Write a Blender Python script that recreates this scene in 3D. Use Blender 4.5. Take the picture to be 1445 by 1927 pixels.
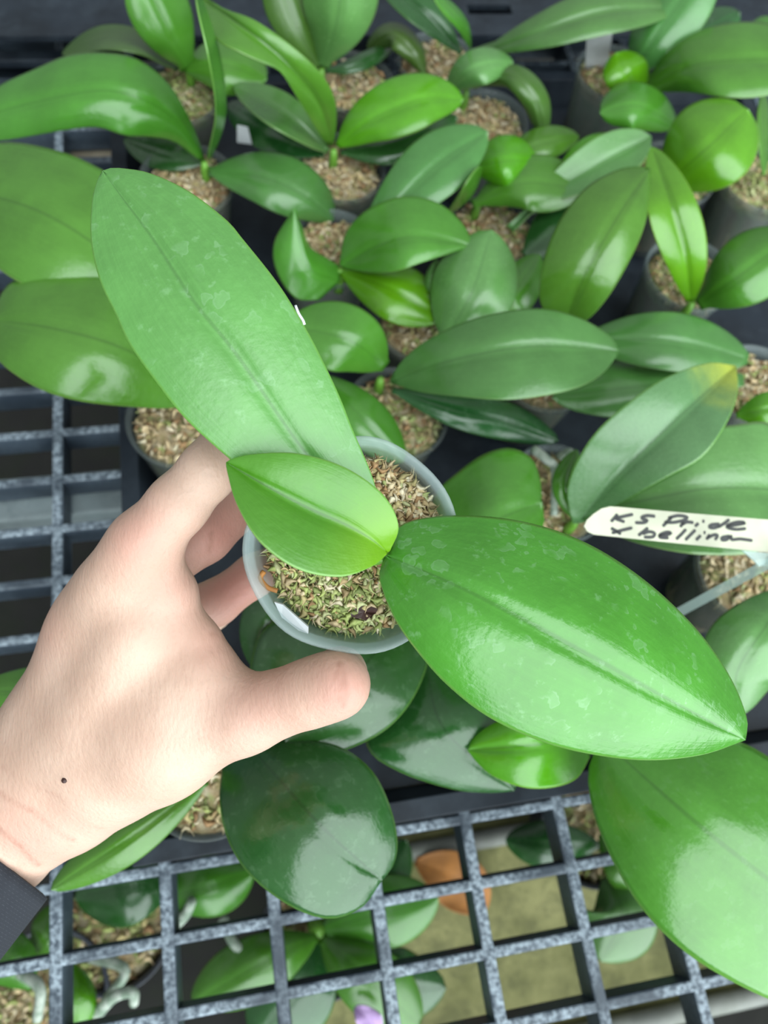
import bpy, math, random
import numpy as np
from mathutils import Vector, Matrix

for o in list(bpy.data.objects):
    bpy.data.objects.remove(o)
SC = bpy.context.scene
COL = SC.collection

# ------------------------------------------------------------------ camera
W, H, F = 1445, 1927, 1448.0
D1 = np.array([-601, -3613, 1448.0]); D1 /= np.linalg.norm(D1)        # bench depth direction seen by the camera
D2 = np.array([9528, -773, 1448.0]); D2 -= D2 @ D1 * D1; D2 /= np.linalg.norm(D2)
UP = np.cross(D2, D1)
CZ = 0.455
CAM = np.array([0.0, 0.0, CZ])
cam_data = bpy.data.cameras.new('camera')
cam_data.sensor_fit = 'VERTICAL'; cam_data.sensor_height = 36.0
cam_data.lens = 36.0 * F / H
cam_data.clip_start = 0.01; cam_data.clip_end = 20
cam_data.dof.use_dof = True
cam_data.dof.focus_distance = 0.215
cam_data.dof.aperture_fstop = 12.5
cam = bpy.data.objects.new('camera', cam_data); COL.objects.link(cam)
right = Vector((D2[0], D1[0], UP[0])); down = Vector((D2[1], D1[1], UP[1])); fwd = Vector((D2[2], D1[2], UP[2]))
M3 = Matrix((right, -down, -fwd)).transposed()
cam.matrix_world = Matrix.Translation(CAM) @ M3.to_4x4()
SC.camera = cam

# ------------------------------------------------------------------ light: overcast greenhouse daylight
world = bpy.data.worlds.new('overcast_sky'); SC.world = world
world.use_nodes = True
nt = world.node_tree; nt.nodes.clear()
wo = nt.nodes.new('ShaderNodeOutputWorld'); bg = nt.nodes.new('ShaderNodeBackground')
tc = nt.nodes.new('ShaderNodeTexCoord'); sp = nt.nodes.new('ShaderNodeSeparateXYZ'); cr = nt.nodes.new('ShaderNodeValToRGB')
nt.links.new(tc.outputs['Generated'], sp.inputs[0]); nt.links.new(sp.outputs['Z'], cr.inputs[0])
cr.color_ramp.elements[0].position = 0.0; cr.color_ramp.elements[0].color = (0.40, 0.44, 0.45, 1)
cr.color_ramp.elements[1].position = 0.9; cr.color_ramp.elements[1].color = (0.95, 1.0, 1.0, 1)
# hazy overcast, plus a wide bright lobe added behind the camera for leaf sheen
LOBE_DIR = Vector((0.38, -0.80, 0.50)).normalized()
vm = nt.nodes.new('ShaderNodeVectorMath'); vm.operation = 'DOT_PRODUCT'; vm.inputs[1].default_value = LOBE_DIR
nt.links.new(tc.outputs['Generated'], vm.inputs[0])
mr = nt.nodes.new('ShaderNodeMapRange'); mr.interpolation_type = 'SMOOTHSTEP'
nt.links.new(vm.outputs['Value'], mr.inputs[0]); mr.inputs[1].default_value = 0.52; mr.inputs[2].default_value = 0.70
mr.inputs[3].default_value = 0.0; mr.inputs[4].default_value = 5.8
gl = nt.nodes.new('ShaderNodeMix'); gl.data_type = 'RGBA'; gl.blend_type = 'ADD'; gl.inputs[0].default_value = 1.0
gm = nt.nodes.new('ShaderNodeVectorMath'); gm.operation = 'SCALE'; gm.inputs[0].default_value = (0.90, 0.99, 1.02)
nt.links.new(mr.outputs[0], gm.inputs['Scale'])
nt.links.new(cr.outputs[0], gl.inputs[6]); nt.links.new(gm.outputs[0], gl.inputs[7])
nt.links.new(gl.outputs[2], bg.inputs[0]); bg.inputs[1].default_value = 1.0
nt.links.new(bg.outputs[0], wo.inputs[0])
world.cycles.sampling_method = 'AUTOMATIC'
vs = SC.view_settings
vs.view_transform = 'Standard'; vs.look = 'None'; vs.exposure = -0.62; vs.gamma = 1.0; vs.use_curve_mapping = False


# ------------------------------------------------------------------ geometry helpers
def ray(px, py):
    c = np.array([(px - W / 2) / F, (py - H / 2) / F, 1.0])
    return np.array([c @ D2, c @ D1, c @ UP])

def P(px, py, z):                      # point of the place at height z (metres)
    r = ray(px, py)
    return CAM + r * ((z - CZ) / r[2])

def PD(px, py, d):                     # point at camera distance d along the axis
    return CAM + ray(px, py) * d

def zd(px, py, d):
    return PD(px, py, d)[2]

def empty(name, loc):
    o = bpy.data.objects.new(name, None); COL.objects.link(o)
    o.location = loc; o.empty_display_size = 0.01
    return o

def tag(o, label, cat, group=None, kind=None):
    o['label'] = label
    if cat: o['category'] = cat
    if group: o['group'] = group
    if kind: o['kind'] = kind
    return o

def mesh_obj(name, verts, faces, mat, parent=None, smooth=True, uvs=None, cols=None):
    me = bpy.data.meshes.new(name)
    me.from_pydata([tuple(map(float, v)) for v in verts], [], [tuple(map(int, f)) for f in faces])
    if smooth:
        me.polygons.foreach_set('use_smooth', [True] * len(me.polygons))
    if uvs is not None:
        ul = me.uv_layers.new(name='UVMap')
        li = np.empty(len(me.loops), dtype=np.int32); me.loops.foreach_get('vertex_index', li)
        ul.data.foreach_set('uv', np.asarray(uvs, dtype=np.float32)[li].ravel())
    if cols is not None:
        ca = me.color_attributes.new('col', 'FLOAT_COLOR', 'POINT')
        ca.data.foreach_set('color', np.asarray(cols, dtype=np.float32).ravel())
    me.materials.append(mat)
    me.update()
    o = bpy.data.objects.new(name, me); COL.objects.link(o)
    if parent is not None: adopt(o, parent)
    return o

def root_of(o):
    l = Vector((0, 0, 0)); p = o
    while p is not None:
        l = l + Vector(p.location); p = p.parent
    return l

def adopt(o, parent):
    o.parent = parent
    base = Vector((0, 0, 0)) if parent.type == 'MESH' else Vector(parent.location)
    o.matrix_parent_inverse = Matrix.Translation(-base)

def box_geo(x0, x1, y0, y1, z0, z1):
    v = [(x0, y0, z0), (x1, y0, z0), (x1, y1, z0), (x0, y1, z0), (x0, y0, z1), (x1, y0, z1), (x1, y1, z1), (x0, y1, z1)]
    f = [(0, 3, 2, 1), (4, 5, 6, 7), (0, 1, 5, 4), (1, 2, 6, 5), (2, 3, 7, 6), (3, 0, 4, 7)]
    return v, f

def merge(parts):
    V, Fc = [], []
    for v, f in parts:
        n = len(V); V += list(v); Fc += [tuple(i + n for i in q) for q in f]
    return V, Fc

def bevel(o, w, seg=2):
    m = o.modifiers.new('bevel', 'BEVEL'); m.width = w; m.segments = seg; m.limit_method = 'ANGLE'
    return o

def catmull(pts, n):
    pts = np.asarray(pts, float)
    if len(pts) == 2: pts = np.array([pts[0], (pts[0] + pts[1]) / 2, pts[1]])
    p = np.vstack([2 * pts[0] - pts[1], pts, 2 * pts[-1] - pts[-2]])
    out = []
    for i in range(1, len(p) - 2):
        for k in range(24):
            t = k / 24
            a, b, c, d = p[i - 1], p[i], p[i + 1], p[i + 2]
            out.append(.5 * (2 * b + (c - a) * t + (2 * a - 5 * b + 4 * c - d) * t * t + (3 * b - a - 3 * c + d) * t ** 3))
    out.append(p[-2]); out = np.array(out)
    s = np.concatenate([[0], np.cumsum(np.linalg.norm(np.diff(out[:, :2], axis=0), axis=1))])
    u = np.linspace(0, s[-1], n)
    return np.stack([np.interp(u, s, out[:, k]) for k in range(out.shape[1])], 1)

def tube(pts, rad, n=8, cap=True):
    pts = np.asarray(pts, float); m = len(pts)
    rad = np.broadcast_to(np.asarray(rad, float), (m,))
    T = np.gradient(pts, axis=0); T /= np.linalg.norm(T, axis=1)[:, None] + 1e-12
    ref = np.array([0.31, 0.2, 0.93]); V = []
    for i in range(m):
        a = np.cross(T[i], ref); a /= np.linalg.norm(a) + 1e-12; b = np.cross(T[i], a)
        for k in range(n):
            th = 2 * math.pi * k / n
            V.append(pts[i] + rad[i] * (math.cos(th) * a + math.sin(th) * b))
    Fc = [(i * n + k, i * n + (k + 1) % n, (i + 1) * n + (k + 1) % n, (i + 1) * n + k) for i in range(m - 1) for k in range(n)]
    if cap:
        Fc.append(tuple(range(n - 1, -1, -1))); Fc.append(tuple((m - 1) * n + k for k in range(n)))
    return V, Fc

# ------------------------------------------------------------------ materials
def new_mat(name):
    m = bpy.data.materials.new(name); m.use_nodes = True
    n = m.node_tree; b = n.nodes['Principled BSDF']
    return m, n, b

def node(n, t, **kw):
    x = n.nodes.new(t)
    for k, v in kw.items(): setattr(x, k, v)
    return x

def math_n(n, op, a, b=None, c=None):
    x = n.nodes.new('ShaderNodeMath'); x.operation = op
    for i, v in enumerate((a, b, c)):
        if v is None: continue
        if isinstance(v, (int, float)): x.inputs[i].default_value = v
        else: n.links.new(v, x.inputs[i])
    return x.outputs[0]

def mixc(n, fac, a, b, mode='MIX'):
    x = n.nodes.new('ShaderNodeMix'); x.data_type = 'RGBA'; x.blend_type = mode
    for i, v in ((0, fac), (6, a), (7, b)):
        if isinstance(v, (int, float)): x.inputs[i].default_value = v
        elif isinstance(v, tuple): x.inputs[i].default_value = (*v, 1) if len(v) == 3 else v
        else: n.links.new(v, x.inputs[i])
    return x.outputs[2]

def smooth_n(n, v, lo, hi):
    x = n.nodes.new('ShaderNodeMapRange'); x.interpolation_type = 'SMOOTHSTEP'
    n.links.new(v, x.inputs[0]); x.inputs[1].default_value = lo; x.inputs[2].default_value = hi
    return x.outputs[0]

def noise(n, vec, scale, detail=3, rough=.55):
    x = n.nodes.new('ShaderNodeTexNoise'); x.inputs['Scale'].default_value = scale
    x.inputs['Detail'].default_value = detail; x.inputs['Roughness'].default_value = rough
    if vec is not None: n.links.new(vec, x.inputs['Vector'])
    return x.outputs['Fac']

def bump_n(n, b, h, strength, dist):
    x = n.nodes.new('ShaderNodeBump'); x.inputs['Strength'].default_value = strength; x.inputs['Distance'].default_value = dist
    n.links.new(h, x.inputs['Height']); n.links.new(x.outputs[0], b.inputs['Normal'])

def leaf_mat(name, base, young=None, rough=.36, spots=0.0, edge=(.20, .47, .08), tipc=None, mott=.35):
    K = .78
    base = tuple(c * K for c in base); edge = tuple(c * K for c in edge)
    if young: young = tuple(c * K for c in young)
    if tipc: tipc = tuple(c * K for c in tipc)
    m, n, b = new_mat(name)
    uv = node(n, 'ShaderNodeUVMap').outputs[0]; s = node(n, 'ShaderNodeSeparateXYZ'); n.links.new(uv, s.inputs[0])
    sd = math_n(n, 'ABSOLUTE', math_n(n, 'SUBTRACT', math_n(n, 'MULTIPLY', s.outputs[0], 2.0), 1.0))
    geo = node(n, 'ShaderNodeNewGeometry').outputs['Position']
    mp = node(n, 'ShaderNodeMapping'); n.links.new(uv, mp.inputs[0]); mp.inputs['Scale'].default_value = (46, 3.0, 1)
    stri = noise(n, mp.outputs[0], 1.0, 3)
    mot = noise(n, geo, 38, 3)
    fine = noise(n, geo, 420, 3)
    dark = tuple(c * .66 for c in base); light = tuple(min(1, c * 1.34 + .006) for c in base)
    c0 = mixc(n, smooth_n(n, mot, .3, .72), dark, light)
    c0 = mixc(n, mott, base, c0)
    c1 = mixc(n, math_n(n, 'MULTIPLY', smooth_n(n, stri, .35, .7), .16), c0, light)
    c1 = mixc(n, math_n(n, 'MULTIPLY', smooth_n(n, fine, .45, .75), .20), c1, light)
    if young:      # paler tissue at the base of a growing leaf
        c1 = mixc(n, math_n(n, 'SUBTRACT', 1.0, smooth_n(n, s.outputs[1], .0, .45)), c1, young)
    if tipc:
        tw = math_n(n, 'ADD', s.outputs[1], math_n(n, 'MULTIPLY', math_n(n, 'SUBTRACT', mot, .5), .25))
        c1 = mixc(n, math_n(n, 'MULTIPLY', smooth_n(n, tw, .78, .97), .8), c1, tipc)
    rib = math_n(n, 'SUBTRACT', 1.0, smooth_n(n, sd, .008, .04))
    c1 = mixc(n, math_n(n, 'MULTIPLY', rib, .45), c1, tuple(c * .5 for c in base))
    if spots:      # dried water and lime marks
        vo = node(n, 'ShaderNodeTexVoronoi')
        wn = node(n, 'ShaderNodeTexNoise'); wn.inputs['Scale'].default_value = 260; n.links.new(geo, wn.inputs['Vector'])
        wv = node(n, 'ShaderNodeVectorMath', operation='MULTIPLY_ADD'); n.links.new(wn.outputs['Color'], wv.inputs[0]); wv.inputs[1].default_value = (.006, .006, .006); n.links.new(geo, wv.inputs[2])
        n.links.new(wv.outputs[0], vo.inputs['Vector']); vo.inputs['Scale'].default_value = 185
        sel = smooth_n(n, noise(n, geo, 75, 2), .53, .62)
        dd = vo.outputs['Distance']
        rim_ = math_n(n, 'MULTIPLY', smooth_n(n, dd, .24, .34), math_n(n, 'SUBTRACT', 1.0, smooth_n(n, dd, .36, .42)))
        ring = math_n(n, 'MAXIMUM', math_n(n, 'MULTIPLY', rim_, .8), math_n(n, 'MULTIPLY', math_n(n, 'SUBTRACT', 1.0, smooth_n(n, dd, .30, .36)), .45))
        blot = smooth_n(n, noise(n, geo, 210, 4, .7), .58, .72)
        sm = math_n(n, 'MULTIPLY', math_n(n, 'MAXIMUM', math_n(n, 'MULTIPLY', ring, sel), math_n(n, 'MULTIPLY', blot, .75)), spots)
        c1 = mixc(n, sm, c1, (.36, .56, .36))
    c1 = mixc(n, smooth_n(n, sd, .962, .992), c1, edge)
    oi = node(n, 'ShaderNodeObjectInfo').outputs['Random']
    hs = node(n, 'ShaderNodeHueSaturation'); n.links.new(c1, hs.inputs['Color'])
    n.links.new(math_n(n, 'ADD', .488, math_n(n, 'MULTIPLY', oi, .02)), hs.inputs['Hue'])
    n.links.new(math_n(n, 'ADD', .9, math_n(n, 'MULTIPLY', oi, .2)), hs.inputs['Value'])
    n.links.new(hs.outputs[0], b.inputs['Base Color'])
    rg = math_n(n, "ADD", rough - .15, math_n(n, "MULTIPLY", fine, .14))
    n.links.new(rg, b.inputs['Roughness'])
    b.inputs['Specular IOR Level'].default_value = .9
    hgt = math_n(n, 'ADD', math_n(n, 'MULTIPLY', stri, .35), math_n(n, 'MULTIPLY', fine, .8))
    bump_n(n, b, hgt, .30, .0006)
    # some daylight passes through the blade
    tr = node(n, 'ShaderNodeBsdfTranslucent'); n.links.new(hs.outputs[0], tr.inputs['Color'])
    mx = node(n, 'ShaderNodeMixShader'); mx.inputs[0].default_value = .14
    n.links.new(b.outputs[0], mx.inputs[1]); n.links.new(tr.outputs[0], mx.inputs[2])
    n.links.new(mx.outputs[0], n.nodes['Material Output'].inputs[0])
    return m

LM = {
    'main': leaf_mat('leaf_main_green', (.080, .325, .022), rough=.29, spots=.26),
    'corner': leaf_mat('leaf_corner_green', (.085, .325, .022), rough=.28, spots=.08),
    'sheen': leaf_mat('leaf_sheen_green', (.130, .36, .075), rough=.42, spots=.22),  # paler base colour stands in for sky sheen on the raised leaf
    'young': leaf_mat('leaf_young_lime', (.072, .31, .010), young=(.19, .48, .008), rough=.46),
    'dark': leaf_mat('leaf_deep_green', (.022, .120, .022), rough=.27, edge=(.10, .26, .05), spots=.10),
    'mid': leaf_mat('leaf_mid_green', (.080, .275, .022), rough=.30, edge=(.18, .38, .07)),
    'blue': leaf_mat('leaf_blue_green', (.085, .260, .055), rough=.31, edge=(.18, .36, .11)),
    'lime': leaf_mat('leaf_lime_green', (.105, .37, .006), rough=.31, edge=(.26, .5, .06)),
    'olive': leaf_mat('leaf_olive_green', (.070, .17, .022), rough=.4, edge=(.1, .2, .05)),
    'tip': leaf_mat('leaf_yellow_tip', (.130, .31, .110), rough=.36, tipc=(.60, .68, .06)),
    'pale': leaf_mat('leaf_pale_green', (.130, .36, .090), rough=.33, edge=(.25, .45, .15)),
}

def plastic(name, col, rough, wear=0.0, wcol=(.45, .52, .58), wscale=70, spec=.5):
    m, n, b = new_mat(name); b.inputs['Specular IOR Level'].default_value = spec
    geo = node(n, 'ShaderNodeNewGeometry').outputs['Position']
    a = noise(n, geo, wscale, 5, .65); g = noise(n, geo, 24, 3)
    c = mixc(n, smooth_n(n, g, .3, .7), tuple(x * .75 for x in col), tuple(x * 1.3 for x in col))
    if wear: c = mixc(n, math_n(n, 'MULTIPLY', smooth_n(n, a, .42, .66), wear), c, wcol)
    n.links.new(c, b.inputs['Base Color'])
    n.links.new(math_n(n, 'ADD', rough - .1, math_n(n, 'MULTIPLY', a, .2)), b.inputs['Roughness'])
    bump_n(n, b, noise(n, geo, 300, 3), .12, .0006)
    return m

def grid_mat():
    m, n, b = new_mat('weathered_bench_plastic')
    g_ = node(n, 'ShaderNodeNewGeometry'); geo = g_.outputs['Position']
    sx = node(n, 'ShaderNodeSeparateXYZ'); n.links.new(g_.outputs['Normal'], sx.inputs[0])
    top = smooth_n(n, sx.outputs[2], .25, .9)
    a = noise(n, geo, 330, 4, .65); l = noise(n, geo, 26, 2)
    c = mixc(n, smooth_n(n, l, .3, .7), (.030, .044, .062), (.055, .078, .105))
    w = math_n(n, 'MULTIPLY', math_n(n, 'MULTIPLY', smooth_n(n, a, .36, .66), smooth_n(n, l, .30, .58)), math_n(n, 'ADD', .06, math_n(n, 'MULTIPLY', top, .66)))
    c = mixc(n, w, c, (.44, .53, .60))
    n.links.new(c, b.inputs['Base Color']); b.inputs['Roughness'].default_value = .48
    bump_n(n, b, a, .25, .0006)
    return m
M_GRID = grid_mat()
M_TRAY = plastic('black_tray_plastic', (.011, .016, .023), .5, .25, (.045, .06, .075), 50, .3)
M_RAIL = plastic('galvanised_rail', (.22, .27, .28), .5, .5, (.34, .4, .41), 40)
M_WOOD = plastic('bare_timber', (.42, .36, .26), .8, .4, (.5, .45, .34), 60)
M_PIPE = plastic('pale_pipe', (.17, .18, .16), .6, .4, (.11, .12, .09), 40)
M_WHITE = plastic('white_label_plastic', (.52, .55, .56), .4)
M_IVORY = plastic('ivory_label_plastic', (.45, .455, .335), .45, .15, (.34, .35, .27), 90)
M_INK = plastic('black_marker_ink', (.012, .014, .014), .5)
M_BLACKPOT = plastic('black_pot_plastic', (.022, .026, .036), .45, .3, (.06, .07, .08), 60)
M_DRY = plastic('dry_orange_leaf', (.42, .17, .035), .7, .5, (.2, .09, .03), 40)
M_FLAKE = plastic('dark_bark_flake', (.05, .018, .014), .5)
M_STEM = plastic('green_stem', (.12, .30, .03), .45)
M_PETAL = plastic('lilac_petal', (.55, .38, .66), .6)

def clear_plastic(name, col, alpha, rough):
    m, n, b = new_mat(name)
    b.inputs['Base Color'].default_value = (*col, 1); b.inputs['Roughness'].default_value = rough
    t = node(n, 'ShaderNodeBsdfTransparent'); t.inputs[0].default_value = (.90, .95, .95, 1)
    geo = node(n, 'ShaderNodeNewGeometry').outputs['Position']
    f = math_n(n, 'ADD', alpha - .08, math_n(n, 'MULTIPLY', noise(n, geo, 90, 3), .16))
    mx = node(n, 'ShaderNodeMixShader'); n.links.new(f, mx.inputs[0])
    n.links.new(t.outputs[0], mx.inputs[1]); n.links.new(b.outputs[0], mx.inputs[2])
    n.links.new(mx.outputs[0], n.nodes['Material Output'].inputs[0])
    return m
M_CLEAR = clear_plastic('clear_pot_plastic', (.52, .62, .61), .32, .22)
M_CLEAR2 = clear_plastic('shaded_pot_plastic', (.13, .15, .145), .36, .22)  # clear pot plastic with the bench shade put into a darker colour
M_CLEARB = clear_plastic('bench_pot_plastic', (.22, .26, .26), .34, .2)  # bench shade put into the colour here too, a step lighter
M_STAKE = clear_plastic('clear_stake_plastic', (.48, .60, .56), .45, .25)

def moss_mat():
    m, n, b = new_mat('sphagnum_moss')
    a = node(n, 'ShaderNodeAttribute'); a.attribute_name = 'col'
    geo = node(n, 'ShaderNodeNewGeometry').outputs['Position']
    c = mixc(n, math_n(n, 'MULTIPLY', smooth_n(n, noise(n, geo, 700, 3), .4, .7), .4), a.outputs['Color'], (.16, .11, .05))
    n.links.new(c, b.inputs['Base Color']); b.inputs['Roughness'].default_value = .8
    b.inputs['Specular IOR Level'].default_value = .2
    return m
M_MOSS = moss_mat()

def root_mat():
    m, n, b = new_mat('silvery_root')
    geo = node(n, 'ShaderNodeNewGeometry').outputs['Position']
    c = mixc(n, smooth_n(n, noise(n, geo, 130, 3), .35, .7), (.22, .30, .22), (.52, .58, .50))
    n.links.new(c, b.inputs['Base Color']); b.inputs['Roughness'].default_value = .7
    return m
M_ROOT = root_mat()

def floor_mat():
    m, n, b = new_mat('mossy_concrete')
    geo = node(n, 'ShaderNodeNewGeometry').outputs['Position']
    a = noise(n, geo, 9, 6, .65); c2 = noise(n, geo, 45, 5, .7)
    c = mixc(n, smooth_n(n, a, .3, .7), (.11, .115, .035), (.31, .30, .125))
    c = mixc(n, math_n(n, 'MULTIPLY', smooth_n(n, c2, .42, .66), .6), c, (.075, .08, .03))
    n.links.new(c, b.inputs['Base Color']); b.inputs['Roughness'].default_value = .85
    bump_n(n, b, c2, .4, .004)
    return m
M_FLOOR = floor_mat()
M_SOIL = plastic('dark_soil', (.007, .007, .006), .95, .4, (.01, .016, .006), 20)  # soil darkened to near black so the grid openings look unlit

def skin_mat():
    m, n, b = new_mat('skin')
    geo = node(n, 'ShaderNodeNewGeometry').outputs['Position']
    a = node(n, 'ShaderNodeAttribute'); a.attribute_name = 'col'
    s = node(n, 'ShaderNodeSeparateColor'); n.links.new(a.outputs['Color'], s.inputs[0])
    big = noise(n, geo, 45, 3); fine = noise(n, geo, 900, 3)
    c = mixc(n, smooth_n(n, big, .3, .7), (.52, .345, .262), (.58, .405, .315))
    c = mixc(n, s.outputs[0], c, (.52, .235, .19))
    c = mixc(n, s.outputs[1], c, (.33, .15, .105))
    c = mixc(n, math_n(n, 'MULTIPLY', smooth_n(n, fine, .5, .8), .25), c, (.40, .25, .19))
    n.links.new(c, b.inputs['Base Color'])
    b.inputs['Roughness'].default_value = .5; b.inputs['Specular IOR Level'].default_value = .35
    b.inputs['Subsurface Weight'].default_value = .12
    b.inputs['Subsurface Radius'].default_value = (1, .35, .2); b.inputs['Subsurface Scale'].default_value = .003
    mp = node(n, 'ShaderNodeMapping'); n.links.new(geo, mp.inputs[0]); mp.inputs['Rotation'].default_value = (0, 0, .7); mp.inputs['Scale'].default_value = (1, .35, 1)
    w = noise(n, mp.outputs[0], 900, 2)
    wr = noise(n, mp.outputs[0], 160, 3)
    bump_n(n, b, math_n(n, 'ADD', math_n(n, 'MULTIPLY', w, .7), wr), .38, .0008)
    return m
M_SKIN = skin_mat()

def knit_mat():
    m, n, b = new_mat('navy_knit')
    uv = node(n, 'ShaderNodeUVMap').outputs[0]
    mp = node(n, 'ShaderNodeMapping'); n.links.new(uv, mp.inputs[0]); mp.inputs['Scale'].default_value = (46, 20, 1)
    br = node(n, 'ShaderNodeTexBrick'); n.links.new(mp.outputs[0], br.inputs['Vector'])
    br.inputs['Scale'].default_value = 1.0; br.inputs['Mortar Size'].default_value = .12
    br.inputs['Color1'].default_value = (.075, .085, .105, 1); br.inputs['Color2'].default_value = (.045, .052, .068, 1)
    br.inputs['Mortar'].default_value = (.014, .017, .024, 1)
    n.links.new(br.outputs['Color'], b.inputs['Base Color']); b.inputs['Roughness'].default_value = .9
    inv = math_n(n, 'SUBTRACT', 1.0, br.outputs['Fac'])
    bump_n(n, b, inv, .7, .0008)
    return m
M_KNIT = knit_mat()

# ------------------------------------------------------------------ setting below and under the bench
v, f = box_geo(-1.2, 1.6, -1.0, 2.2, -.52, -.50)
g = mesh_obj('floor', v, f, M_SOIL, smooth=False); g['kind'] = 'structure'; g['label'] = 'dark ground beneath the bench'
sl0 = P(900, 1545, -.30); sl1 = P(1400, 1905, -.30)
v, f = box_geo(P(690, 1800, -.30)[0] - .06, 1.0, sl1[1], sl0[1], -.50, -.30)
slab = bevel(mesh_obj('concrete_slab', v, f, M_FLOOR, smooth=False), .006); slab['kind'] = 'structure'
slab['label'] = 'mossy olive concrete slab seen through the bench grid'
for nm, yy, lab in (('water_pipe', sl0[1] - .016, 'pale pipe lying along the far edge of the mossy slab'),
                    ('water_pipe', sl1[1] + .012, 'pale pipe lying along the near edge of the mossy slab')):
    pts = [(x, yy, -.292) for x in np.linspace(P(690, 1800, -.3)[0] - .05, .95, 12)]
    v, f = tube(pts, .008, 12)
    tag(mesh_obj(nm, v, f, M_PIPE), lab, 'pipe', 'pipes on the slab')

# ------------------------------------------------------------------ bench grid: every bar a part
bench = empty('greenhouse_bench', (0, 0, -.022))
tag(bench, 'weathered grey plastic grid bench top with rectangular openings under the plants', 'bench')
XS = [-122.5 + 54.4 * k for k in range(-3, 14)]
YS = [-6.2 + 33.3 * k for k in range(-6, 25)]
X0, X1, Y0, Y1 = XS[0] / 1000 - .003, XS[-1] / 1000 + .003, YS[0] / 1000 - .003, YS[-1] / 1000 + .003
def bar_mesh(name, lx, ly, h):
    v, f = box_geo(-lx / 2, lx / 2, -ly / 2, ly / 2, -h, 0)
    me = bpy.data.meshes.new(name); me.from_pydata(v, [], f); me.materials.append(M_GRID); me.update()
    return me
mc = bar_mesh('long_bar', .0066, Y1 - Y0, .022); mr = bar_mesh('cross_bar', X1 - X0, .0056, .020)
for x in XS:
    o = bpy.data.objects.new('long_bar', mc); COL.objects.link(o); o.location = (x / 1000, (Y0 + Y1) / 2, .0003); adopt(o, bench); bevel(o, .0012)
for y in YS:
    o = bpy.data.objects.new('cross_bar', mr); COL.objects.link(o); o.location = ((X0 + X1) / 2, y / 1000, 0); adopt(o, bench); bevel(o, .0012)
ry0 = P(60, 985, -.03)[1]; ry1 = P(60, 905, -.03)[1]
v, f = box_geo(X0, X1, ry0, ry1, -.062, -.0225)
o = bevel(mesh_obj('support_rail', v, f, M_RAIL, bench, smooth=False), .002); o['label'] = 'light grey support rail under the grid'
ry = P(200, 292, -.03)[1]
v, f = box_geo(X0, .2, ry - .012, ry + .012, -.062, -.0225)
o = bevel(mesh_obj('timber_batten', v, f, M_WOOD, bench, smooth=False), .002); o['label'] = 'pale timber batten'

# ------------------------------------------------------------------ trays
def tray(label, x0, x1, y0, y1, slots=False):
    t = empty('plant_tray', ((x0 + x1) / 2, (y0 + y1) / 2, .0005))
    tag(t, label, 'tray', 'black plant trays')
    v, f = box_geo(x0 + .012, x1 - .012, y0 + .012, y1 - .012, .0008, .004)
    mesh_obj('tray_floor', v, f, M_TRAY, t, smooth=False)
    hh = .024; fl = .011
    ring0 = [(x0 + fl, y0 + fl), (x1 - fl, y0 + fl), (x1 - fl, y1 - fl), (x0 + fl, y1 - fl)]
    ring1 = [(x0 + .004, y0 + .004), (x1 - .004, y0 + .004), (x1 - .004, y1 - .004), (x0 + .004, y1 - .004)]
    ring2 = [(x0 - .006, y0 - .006), (x1 + .006, y0 - .006), (x1 + .006, y1 + .006), (x0 - .006, y1 + .006)]
    th = .0015
    rings = [[(x, y, .0008) for x, y in ring0], [(x, y, hh) for x, y in ring1], [(x, y, hh) for x, y in ring2],
             [(x, y, hh - .006) for x, y in ring2]]
    V = [p for r in rings for p in r]; Fc = []
    for a in range(3):
        for k in range(4):
            Fc.append((a * 4 + k, a * 4 + (k + 1) % 4, (a + 1) * 4 + (k + 1) % 4, (a + 1) * 4 + k))
    o = mesh_obj('tray_wall', V, Fc, M_TRAY, t, smooth=False)
    md = o.modifiers.new('thick', 'SOLIDIFY'); md.thickness = th; md.offset = 0
    bevel(o, .0012)
    return t
TX = -.0735
yb = P(920, 18, .05)[1]
tray('black plastic tray holding nearly all of the potted orchids on the bench', TX, .44, .004, yb - .045)
by0 = P(100, 112, .02)[1]
tray('empty black plastic tray in the far left corner of the bench', -.30, TX - .022, by0, yb - .045)
# slotted bar of the tray at the very back
sb = empty('tray_rail', tuple(P(920, 18, .03)))
tag(sb, 'black slotted plastic rail at the back of the bench above the rear pots', 'rail')
xs = [P(x, 18, .05)[0] for x in (-60, 880, 962, 1290, 1372, 1560)]
v, f = merge([box_geo(xs[0], xs[5], yb - .030, yb - .0055, .046, .05), box_geo(xs[0], xs[5], yb + .0055, yb + .05, .046, .05)] +
             [box_geo(a, b_, yb - .0055, yb + .0055, .046, .05) for a, b_ in ((xs[0], xs[1]), (xs[2], xs[3]), (xs[4], xs[5]))] +
             [box_geo(xs[0], xs[5], yb + .046, yb + .05, .0045, .046)])
mesh_obj('slotted_face', v, f, M_TRAY, sb, smooth=False)

# ------------------------------------------------------------------ plant parts
def profile(t, a, e, b):
    k = math.log(.5) / math.log(a)
    p = np.sin(np.pi * np.clip(t, 0, 1) ** k) ** e
    return np.maximum(p, b * (1 - t) ** 1.5)

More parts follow.
